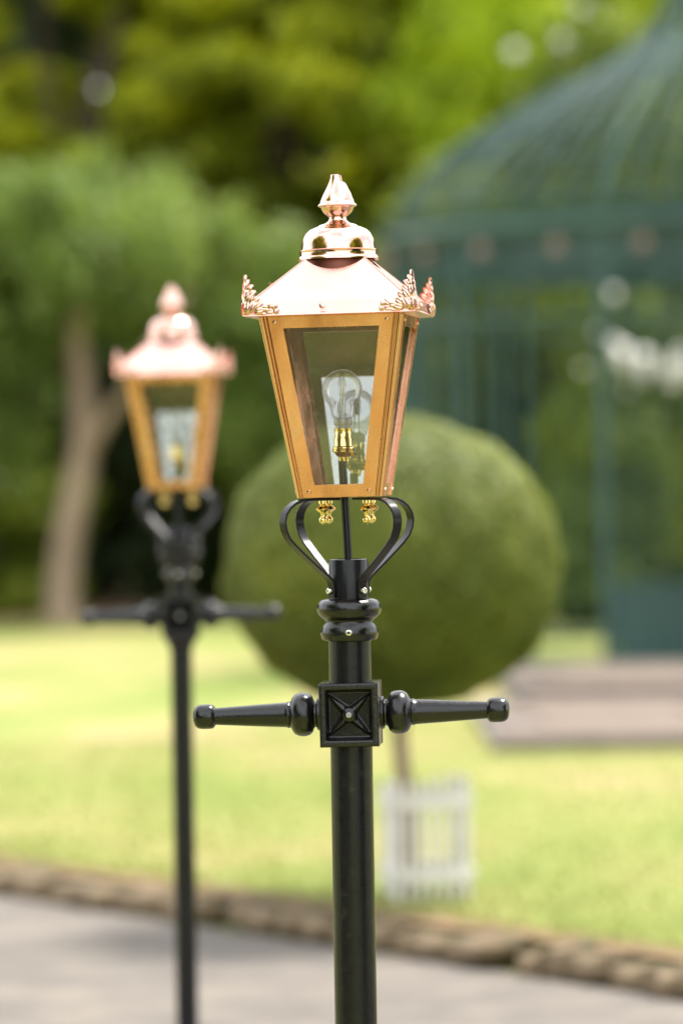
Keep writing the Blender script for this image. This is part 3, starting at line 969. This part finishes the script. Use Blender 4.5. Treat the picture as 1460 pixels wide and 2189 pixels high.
def tree(name, base, crown, n, size, lm, label, group=None, trunk_r=0.25, bark=BARK_D, nb=40, br=0.9, seed=1, flat=0.75, droop=0.0, shell=0.5, trunk=True, cat='tree'):
    """crown: list of (centre, radii) in world coordinates"""
    root = empty(name, (base[0], base[1], base[2]))
    tag(root, label, cat, group)
    Cs, Rs = [], []
    b0 = Vector(base)
    tot = sum(r[0] * r[2] for c, r in crown)
    for i, (c, r) in enumerate(crown):
        k = max(3, int(nb * r[0] * r[2] / tot))
        C, Q = blobs(Vector(c) - b0, r, k, br, flat, seed * 31 + i)
        Cs.append(C); Rs.append(Q)
    C = np.concatenate(Cs); Q = np.concatenate(Rs)
    inst('crown', leaf_mesh('crown', C, Q, n, size, lm, shell, droop=droop), root)
    if trunk:
        tb_ = MB()
        g = random.Random(seed)
        top = Vector(crown[0][0]) - b0
        pts_ = [Vector((0, 0, -0.1)) , Vector((g.uniform(-.1, .1), g.uniform(-.1, .1), top.z * 0.35)), Vector((top.x * .5, top.y * .5, top.z * 0.7)), top]
        limb(tb_, pts_, trunk_r, trunk_r * 0.35)
        for k in range(6):
            e = Vector(C[g.randrange(len(C))])
            s_ = pts_[1].lerp(top, g.uniform(0.1, 0.8))
            m_ = s_.lerp(e, 0.5) + Vector((0, 0, 0.15))
            limb(tb_, [s_, m_, e], trunk_r * 0.35, 0.02, 7)
        tb_.obj('trunk', bark, root, 50)
    return root


# -- clipped topiary ball on a stem
tp = P(868, 1905, 13.9)
tc_ = P(838, 1204, 13.9)
tbase = Vector((tp.x, tp.y, 0.10))
topi = empty('topiary_tree', tbase)
tag(topi, 'round clipped topiary tree with a big domed green crown behind the sharp lamp post', 'topiary tree')
rx, rzz = 0.612, 0.530
cc = tc_ - tbase
n = 130000
d = rng.normal(0, 1, (n, 3)); d /= np.linalg.norm(d, axis=1)[:, None]
ex = 2.1
q = (np.abs(d) ** ex).sum(1) ** (-1 / ex)
d2 = d * q[:, None]
lump = 1 + 0.010 * np.sin(d[:, 0] * 17 + 3) * np.sin(d[:, 2] * 15 + 1) + 0.022 * np.sin(d[:, 0] * 9 + 1) * np.sin(d[:, 2] * 8) * np.sin(d[:, 1] * 7 + 2)
rad = (0.93 + 0.07 * rng.uniform(0, 1, n)) * lump
p = np.array(cc) + d2 * np.array([rx, rx, rzz]) * rad[:, None]
nrm = d * 1.5 + rng.normal(0, 0.45, (n, 3)); nrm /= np.linalg.norm(nrm, axis=1)[:, None]
u = np.cross(nrm, rng.normal(0, 1, (n, 3))); u /= np.linalg.norm(u, axis=1)[:, None]
v = np.cross(nrm, u); s = 0.0105 * rng.uniform(0.7, 1.3, n)[:, None]
qd = np.stack([p - u * s, p + v * s * 0.55, p + u * s, p - v * s * 0.55], 1)
inst('crown', fast_mesh('crown', qd.reshape(-1, 3), np.arange(n * 4).reshape(-1, 4), L_BOX), topi)
b = MB(); b.sphere(cc, (rx * 0.90, rx * 0.90, rzz * 0.90), 32, 20)
b.obj('crown_core', L_BOX, topi, 60)
b = MB()
limb(b, [(0, 0, -0.05), (0.01, 0, 0.3), (-0.012, 0.01, 0.55), (cc.x * 0.6, 0, 0.85)], 0.036, 0.024, 12)
b.obj('trunk', BARK, topi, 50)

# white slatted guard round the stem
WHITE = mat_simple('flaking_white_paint', [(0.3, (0.55, 0.53, 0.48)), (0.6, (0.78, 0.76, 0.72))], scale=14, rough=0.6, bstr=0.3, bscale=80)
gp_ = P(912, 1925, 13.85)
gd = empty('tree_guard', (gp_.x, gp_.y, 0.10), R(8))
tag(gd, 'white painted slatted guard on the lawn around the topiary stem', 'tree guard')
slm = MB().box(-0.009, 0.009, -0.005, 0.005, 0.0, 0.43, None, 0.002).mesh('slat', WHITE, 0)
rlm = MB().box(-0.135, 0.135, -0.006, 0.006, -0.022, 0.022, None, 0.002).mesh('rail', WHITE, 0)
hs = 0.135
for side in range(4):
    M = Matrix.Rotation(R(90 * side), 4, 'Z')
    for k in range(7):
        v = M @ Vector((-hs + 0.012 + k * (2 * hs - 0.024) / 6, -hs, 0.0))
        inst('slat', slm, gd, (v.x, v.y, -0.01 + rnd.uniform(0, .01)), (0, 0, R(90 * side)), (1, 1, rnd.uniform(0.96, 1.03)))
    for zz in (0.09, 0.35):
        v = M @ Vector((0, -hs - 0.013, zz))
        inst('rail', rlm, gd, v, (0, 0, R(90 * side)))

# -- pale leaning tree at the far edge of the lawn, trunk forks
D = 39.0
b0 = P(140, 1328, D); b0.z = 0.1
pt = empty('park_tree', b0)
tag(pt, 'pale leaning tree with forked trunk and soft drooping leaves behind the blurred lamp', 'tree')
b = MB()
def rel(x, y, d=D): return P(x, y, d) - b0
main = [rel(140, 1345), rel(132, 1290), rel(140, 1200), rel(158, 1080), rel(182, 960), rel(180, 850), rel(165, 720), rel(150, 600), rel(120, 500), rel(80, 420)]
main[0].z = -0.1
limb(b, main[:5], 0.165, 0.135, 14); limb(b, main[4:], 0.135, 0.05, 12)
limb(b, [rel(182, 980), rel(225, 900, D - .3), rel(270, 840, D - .5), rel(330, 740, D - 1), rel(400, 620, D - 1.2)], 0.085, 0.03, 10)
limb(b, [rel(165, 720), rel(220, 600, D - .5), rel(300, 500, D - .8)], 0.08, 0.03, 8)
limb(b, [rel(160, 680), rel(60, 560, D + .3), rel(-60, 480, D)], 0.08, 0.03, 8)
b.obj('trunk', BARK, pt, 50)
Cs, Rs = [], []
g = random.Random(5)
for (x, y, rr, dd) in [(60, 560, .5, -.4), (0, 480, .6, 0), (130, 470, .55, -.6), (230, 430, .6, 0), (300, 500, .6, -.8), (400, 520, .6, -.3), (480, 600, .55, -.6), (540, 700, .55, 0), (430, 700, .5, .4),
                       (560, 560, .5, .4), (330, 620, .45, .6), (240, 620, .45, .8), (20, 700, .45, -.3), (60, 830, .4, .5), (-40, 620, .6, 0), (490, 800, .45, .5), (560, 860, .45, .2), (250, 520, .5, -.5),
                       (-120, 520, .7, 0), (-150, 720, .7, 0), (0, 900, .35, .4), (560, 980, .4, .5), (600, 800, .45, 1.), (-100, 900, .6, 0), (330, 430, .5, .3), (200, 370, .35, .2), (-60, 400, .5, .3), (440, 450, .35, 0), (60, 400, .3, -.3), (300, 380, .3, .5), (90, 640, .4, .5), (10, 800, .5, .5)]:
    q = rel(x, y, D + dd)
    for k in range(3):
        Cs.append((q.x + g.uniform(-.35, .35), q.y + g.uniform(-.5, .5), q.z + g.uniform(-.3, .3)))
        s = rr * g.uniform(.5, .9); Rs.append((s, s, s * .8))
inst('crown', leaf_mesh('crown', Cs, Rs, 26000, 0.075, L_MID, 0.35, droop=0.22), pt)

# -- golden yews filling the upper left
def yewc(x, y, d): p_ = P(x, y, d); return (p_.x, p_.y, p_.z)
def W(x, d): return P(x, 1000, d).x
tree('yew_tree', (W(150, 46), 46, 0.1), [(yewc(100, 150, 46), (2.6, 2.0, 3.2)), (yewc(60, 600, 46.5), (2.4, 1.6, 2.4)), (yewc(120, -500, 46), (2.0, 2.0, 2.4)), ((W(100, 46), 46, 10.5), (1.3, 1.3, 1.5))], 42000, 0.13, L_YEW,
     'dark yew with golden tips filling the top left corner of the view', nb=130, br=0.55, seed=2, flat=0.5, droop=0.05, shell=0.7)
tree('yew_tree', (W(600, 48), 48, 0.1), [(yewc(600, 200, 44.5), (1.9, 1.5, 2.8)), (yewc(640, 640, 47), (2.2, 1.6, 2.4)), (yewc(600, -400, 48), (1.9, 1.9, 2.6)), ((W(600, 48), 48, 10.8), (1.2, 1.2, 1.6))], 42000, 0.13, L_YEW,
     'tall dark yew with golden green sprays directly above and left of the sharp lantern', nb=130, br=0.55, seed=3, flat=0.5, droop=0.05, shell=0.7)
tree('broadleaf_tree', (W(1020, 45), 45, 0.1), [(yewc(1120, 230, 44), (1.75, 1.6, 2.2)), (yewc(1230, 60, 45), (1.9, 1.6, 2.0)), (yewc(1080, -350, 45), (2.0, 2.0, 2.2))], 34000, 0.11, L_BRIGHT,
     'sunny fresh green tree with added pale spots for sky gaps above right of the sharp lantern', nb=90, br=0.7, seed=4, flat=0.7, droop=0.1)
tree('weeping_tree', (W(1190, 41), 41, 0.1), [(yewc(1180, 650, 40), (1.9, 1.4, 2.3)), (yewc(1420, 350, 40.5), (1.9, 1.5, 2.4)), (yewc(960, 820, 41), (1.2, 1.1, 1.5))], 30000, 0.10, L_WEEP,
     'weeping green tree seen through the bars of the teal gazebo', trunk_r=0.16, bark=BARK, nb=80, br=0.6, seed=5, flat=1.2, droop=0.35)
tree('broadleaf_tree', (W(1600, 44), 44, 0.1), [(yewc(1600, 500, 44), (2.2, 1.8, 3.2)), (yewc(1600, -200, 44), (2.0, 2.0, 2.6)), (yewc(1480, 900, 43.5), (1.5, 1.2, 1.8))], 26000, 0.12, L_WEEP,
     'green broadleaf tree behind the right edge of the gazebo', nb=70, br=0.75, seed=6, flat=0.8, droop=0.15)
for i, (x, dpt, top, lab) in enumerate([(-900, 47, 9.5, 'dark tree outside left, beyond the lawn'), (-1900, 43, 11, 'tall tree far to the left of the lawn'), (2300, 42, 10, 'tall tree to the right of the gazebo'),
                                        (3300, 36, 11, 'broad tree far to the right of the gazebo')]):
    X = W(x, dpt)
    tree('broadleaf_tree', (X, dpt, 0.1), [((X, dpt, top * .55), (2.6, 2.4, top * .4)), ((X, dpt, top * .85), (1.8, 1.8, top * .2))], 9000, 0.24, (L_YEW, L_BRIGHT, L_WEEP, L_BRIGHT)[i], lab,
         nb=50, br=1.0, seed=10 + i, trunk_r=0.3)
# trees standing to either side of the camera and behind it (they show in the copper)
for i, (X, Y_, top, lab) in enumerate([(-8.5, 3.5, 9.5, 'tree beside the near lawn on the left of the camera'), (-13, -6, 10, 'tree behind the camera on the left'), (13, -7, 10, 'tree behind the camera on the right'), (9.5, 2.5, 9.0, 'tree beside the near lawn on the right')]):
    tree('broadleaf_tree', (X, Y_, 0), [((X, Y_, top * .6), (3.0, 3.0, top * .36))], 8000, 0.28, L_YEW, lab, nb=50, br=1.1, seed=20 + i, trunk_r=0.3)

# clipped hedges on both sides of the near lawn, outside the view (dark in the paint's reflections)
for i, (x0, y0, x1, y1, lab) in enumerate([(-4.2, 5.5, -3.6, -9.0, 'tall dark hedge along the left of the near lawn'), (5.2, 4.5, 9.5, -4.0, 'tall dark hedge along the right of the near lawn')]):
    hr = empty('hedge', (x0, y0, 0)); tag(hr, lab, 'hedge')
    Cs, Rs = [], []
    for k in range(30):
        t_ = k / 29
        for zz in (0.5, 1.3, 2.1, 2.8):
            Cs.append(((x1 - x0) * t_, (y1 - y0) * t_, zz)); Rs.append((.55, .55, .5))
    inst('foliage', leaf_mesh('foliage', Cs, Rs, 16000, 0.09, L_DARK, 0.3), hr)

# -- shrubs under the trees
def shrub(name, x, y, d, r, n, size, lm, label, nb=26, br=0.45, seed=0, group=None):
    c = P(x, y, d)
    return tree(name, (c.x, c.y, 0.1), [((c.x, c.y, c.z), r)], n, size, lm, label, group, nb=nb, br=br, seed=seed, trunk=False, cat='shrub', shell=0.3)

sh = [
    (-40, 1130, 41, (1.0, .8, 1.1), L_WEEP, 'mid green shrub at the left edge beside the pale trunk'),
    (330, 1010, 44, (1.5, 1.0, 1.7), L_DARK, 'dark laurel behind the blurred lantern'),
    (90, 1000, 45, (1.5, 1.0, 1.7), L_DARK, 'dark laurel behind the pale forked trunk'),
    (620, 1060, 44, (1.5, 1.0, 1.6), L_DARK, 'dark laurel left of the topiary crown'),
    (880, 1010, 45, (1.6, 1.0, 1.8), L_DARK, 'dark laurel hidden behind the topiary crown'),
    (510, 870, 42.5, (.75, .6, .8), L_WEEP, 'green shrub between the two copper lanterns'),
    (1275, 1210, 36.5, (.45, .4, .9), L_MID, 'soft green shrub seen low through the gazebo'),
    (1130, 1180, 43, (1.2, 1.0, 1.5), L_WEEP, 'green shrub right of the topiary crown'),
    (1420, 1050, 43, (1.4, 1.0, 1.9), L_WEEP, 'green shrub behind the right side of the gazebo'),
]
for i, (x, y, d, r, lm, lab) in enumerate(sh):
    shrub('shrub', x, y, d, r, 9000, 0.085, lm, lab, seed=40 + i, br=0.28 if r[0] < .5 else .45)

# bush behind the gazebo; its added white spots stand in for sky gaps
SKY_GAP = mat_simple('sky_gap_white', [(0.3, (0.75, 0.72, 0.68)), (0.7, (0.85, 0.83, 0.80))], scale=30, rough=0.7)
fb = P(1380, 1000, 36.0); fb.z = 0.1
bush = empty('sky_gap_bush', fb)
tag(bush, 'tall bush with added white spots for sky gaps seen through the right of the gazebo', 'bush')
c = P(1390, 900, 36.5) - fb
inst('foliage', leaf_mesh('foliage', *blobs(c, (1.0, .7, 1.3), 30, .35, .8, 77), 7000, 0.07, L_WEEP, 0.3), bush)
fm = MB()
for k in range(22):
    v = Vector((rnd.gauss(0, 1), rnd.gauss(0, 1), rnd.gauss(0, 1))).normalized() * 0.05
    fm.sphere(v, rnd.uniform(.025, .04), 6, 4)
fme = fm.mesh('sky_gap_spot', SKY_GAP, 60)
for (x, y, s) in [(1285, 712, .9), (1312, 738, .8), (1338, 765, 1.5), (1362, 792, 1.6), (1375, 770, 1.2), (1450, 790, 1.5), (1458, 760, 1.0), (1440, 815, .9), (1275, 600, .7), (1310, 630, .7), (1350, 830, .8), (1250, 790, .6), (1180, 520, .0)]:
    if s: inst('sky_gap_spot', fme, bush, P(x, y, 35.2) - fb, (rnd.uniform(0, 3),) * 3, (s * 1.0,) * 3)

bt = bpy.data.objects['broadleaf_tree']  # pale spots added to this crown where bright sky would show through
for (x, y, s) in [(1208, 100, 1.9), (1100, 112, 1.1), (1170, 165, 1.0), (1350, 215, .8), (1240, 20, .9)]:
    inst('crown_gap_spot', fme, bt, P(x, y, 40.5) - bt.location, (1, 2, s), (s, s, s))

# far wood closing the view behind everything
Cs, Rs = [], []
g = random.Random(9)
for k in range(900):
    X = g.uniform(-45, 45); Yy = g.uniform(58, 66)
    zz = g.uniform(0.5, 15)
    Cs.append((X, Yy, zz)); s = g.uniform(1.0, 2.0); Rs.append((s, s, s * .8))
fw = inst('far_wood', leaf_mesh('far_wood', Cs, Rs, 120000, 0.62, L_DARK, 0.2))
tag(fw, 'dark wood closing the view behind all the trees', 'wood', kind='stuff')

# ------------------------------------------------------------------ teal birdcage gazebo
TEAL = mat_simple('teal_green_iron_paint', [(0.3, (0.012, 0.048, 0.042)), (0.7, (0.024, 0.075, 0.064))], scale=8, rough=0.40, spec=0.55)
GC = P(1500, 1000, 30.0)
gz = empty('gazebo', (GC.x, GC.y, 0.10))
tag(gz, 'large teal iron birdcage gazebo with a ribbed dome behind the sandstone paving', 'gazebo')
RG = 2.42
zr = 3.245
post = MB().tube([(0, 0, 0), (0, 0, zr)], 0.045, 10)
post.box(-.07, .07, -.07, .07, 0, .12)
pme = post.mesh('post', TEAL, 40)
bar = MB().tube([(0, 0, 0.05), (0, 0, zr)], 0.017, 6).mesh('bar', TEAL, 40)
prof = [(2.44, zr + .12), (2.33, zr + .33), (2.14, zr + .56), (1.86, zr + .78), (1.48, zr + 1.0), (1.09, zr + 1.21), (0.72, zr + 1.38), (0.38, zr + 1.62), (0.14, zr + 1.95), (0.05, zr + 2.3)]
rib = MB().tube([(r, 0, z) for r, z in prof], 0.03, 6).mesh('rib', TEAL, 40)
rib2 = MB().tube([(r, 0, z) for r, z in prof[:-2]], 0.013, 5).mesh('rib', TEAL, 40)
NP = 12
off = R(8)
for i in range(NP):
    a = 2 * math.pi * i / NP + off
    inst('post', pme, gz, (math.cos(a) * RG, math.sin(a) * RG, 0))
for i in range(NP * 6):
    if i % 6 == 0: continue
    a = 2 * math.pi * i / (NP * 6) + off
    if 4.12 < a < 4.42: continue                       # the doorway
    inst('bar', bar, gz, (math.cos(a) * RG, math.sin(a) * RG, 0))
for i in range(NP * 5):
    a = 2 * math.pi * i / (NP * 5) + off
    inst('rib', rib if i % 5 == 0 else rib2, gz, (0, 0, 0), (0, 0, a))
def ringmesh(name, r, z, rad, h=None):
    b = MB()
    if h:
        b.lathe([(r - rad, z), (r + rad, z), (r + rad + .03, z + h * .3), (r + rad, z + h * .5), (r + rad + .04, z + h), (r - rad, z + h), (r - rad, z)], 72, None, (False, False))
    else:
        b.tube([(math.cos(t) * r, math.sin(t) * r, z) for t in [2 * math.pi * k / 72 for k in range(73)]], rad, 6, None, False)
    return b.obj(name, TEAL, gz, 40)
ringmesh('ring_beam', RG, zr - .02, .05, .24)
ringmesh('hoop', RG, 0.10, 0.03); ringmesh('hoop', RG, 2.62, 0.022)
for (r, z) in prof[1:8]:
    ringmesh('hoop', r, z, 0.016)
b = MB(); b.sphere((0, 0, zr + 2.4), 0.12); b.obj('finial', TEAL, gz, 60)
# scrolls under the ring
sc = MB()
for s in (-1, 1):
    sc.tube([(s * (0.04 + 0.11 * math.sin(t)), 0, -0.28 * t / 1.6) for t in [k * 0.2 for k in range(9)]], 0.012, 5)
sme = sc.mesh('scroll', TEAL, 40)
# solid dado panels on some bays
for i in range(NP):
    a = 2 * math.pi * (i + .5) / NP + off
    if not 4.43 < a < 5.9: continue
    pb = MB(); w_ = RG * math.sin(math.pi / NP) - 0.05
    rr_ = RG * math.cos(math.pi / NP) - 0.012
    pb.box(-w_, w_, -0.012, 0.012, 0.12, 0.62)
    pb.box(-w_, w_, -0.03, 0.03, 0.62, 0.68)
    inst('panel', pb.mesh('panel', TEAL, 0), gz, (math.cos(a) * rr_, math.sin(a) * rr_, 0), (0, 0, a + math.pi / 2))
frz = MB(); w_ = RG * math.sin(math.pi / NP) - 0.05
frz.box(-w_, w_, -0.008, 0.008, zr - 0.22, zr - 0.03)
frm = frz.mesh('frieze', TEAL, 0)
for i in range(NP):
    a = 2 * math.pi * (i + .5) / NP + off
    inst('frieze', frm, gz, (math.cos(a) * (RG * math.cos(math.pi / NP) - 0.012), math.sin(a) * (RG * math.cos(math.pi / NP) - 0.012), 0), (0, 0, a + math.pi / 2))
# brown balls added along the ring in place of blurred point highlights
BALL = mat_simple('brown_ball', [(0.3, (0.16, 0.11, 0.09)), (0.7, (0.22, 0.16, 0.13))], scale=10, rough=0.25)
bl = MB(); bl.sphere((0, 0, 0), 0.055, 12, 8); bl.tube([(0, 0, .05), (0, 0, .12)], .008, 5)
blm = bl.mesh('highlight_ball', BALL, 60)
for i in range(NP * 2):
    a = 2 * math.pi * (i + .5) / (NP * 2) + off
    inst('highlight_ball', blm, gz, (math.cos(a) * (RG + .09), math.sin(a) * (RG + .09), zr - 0.12))
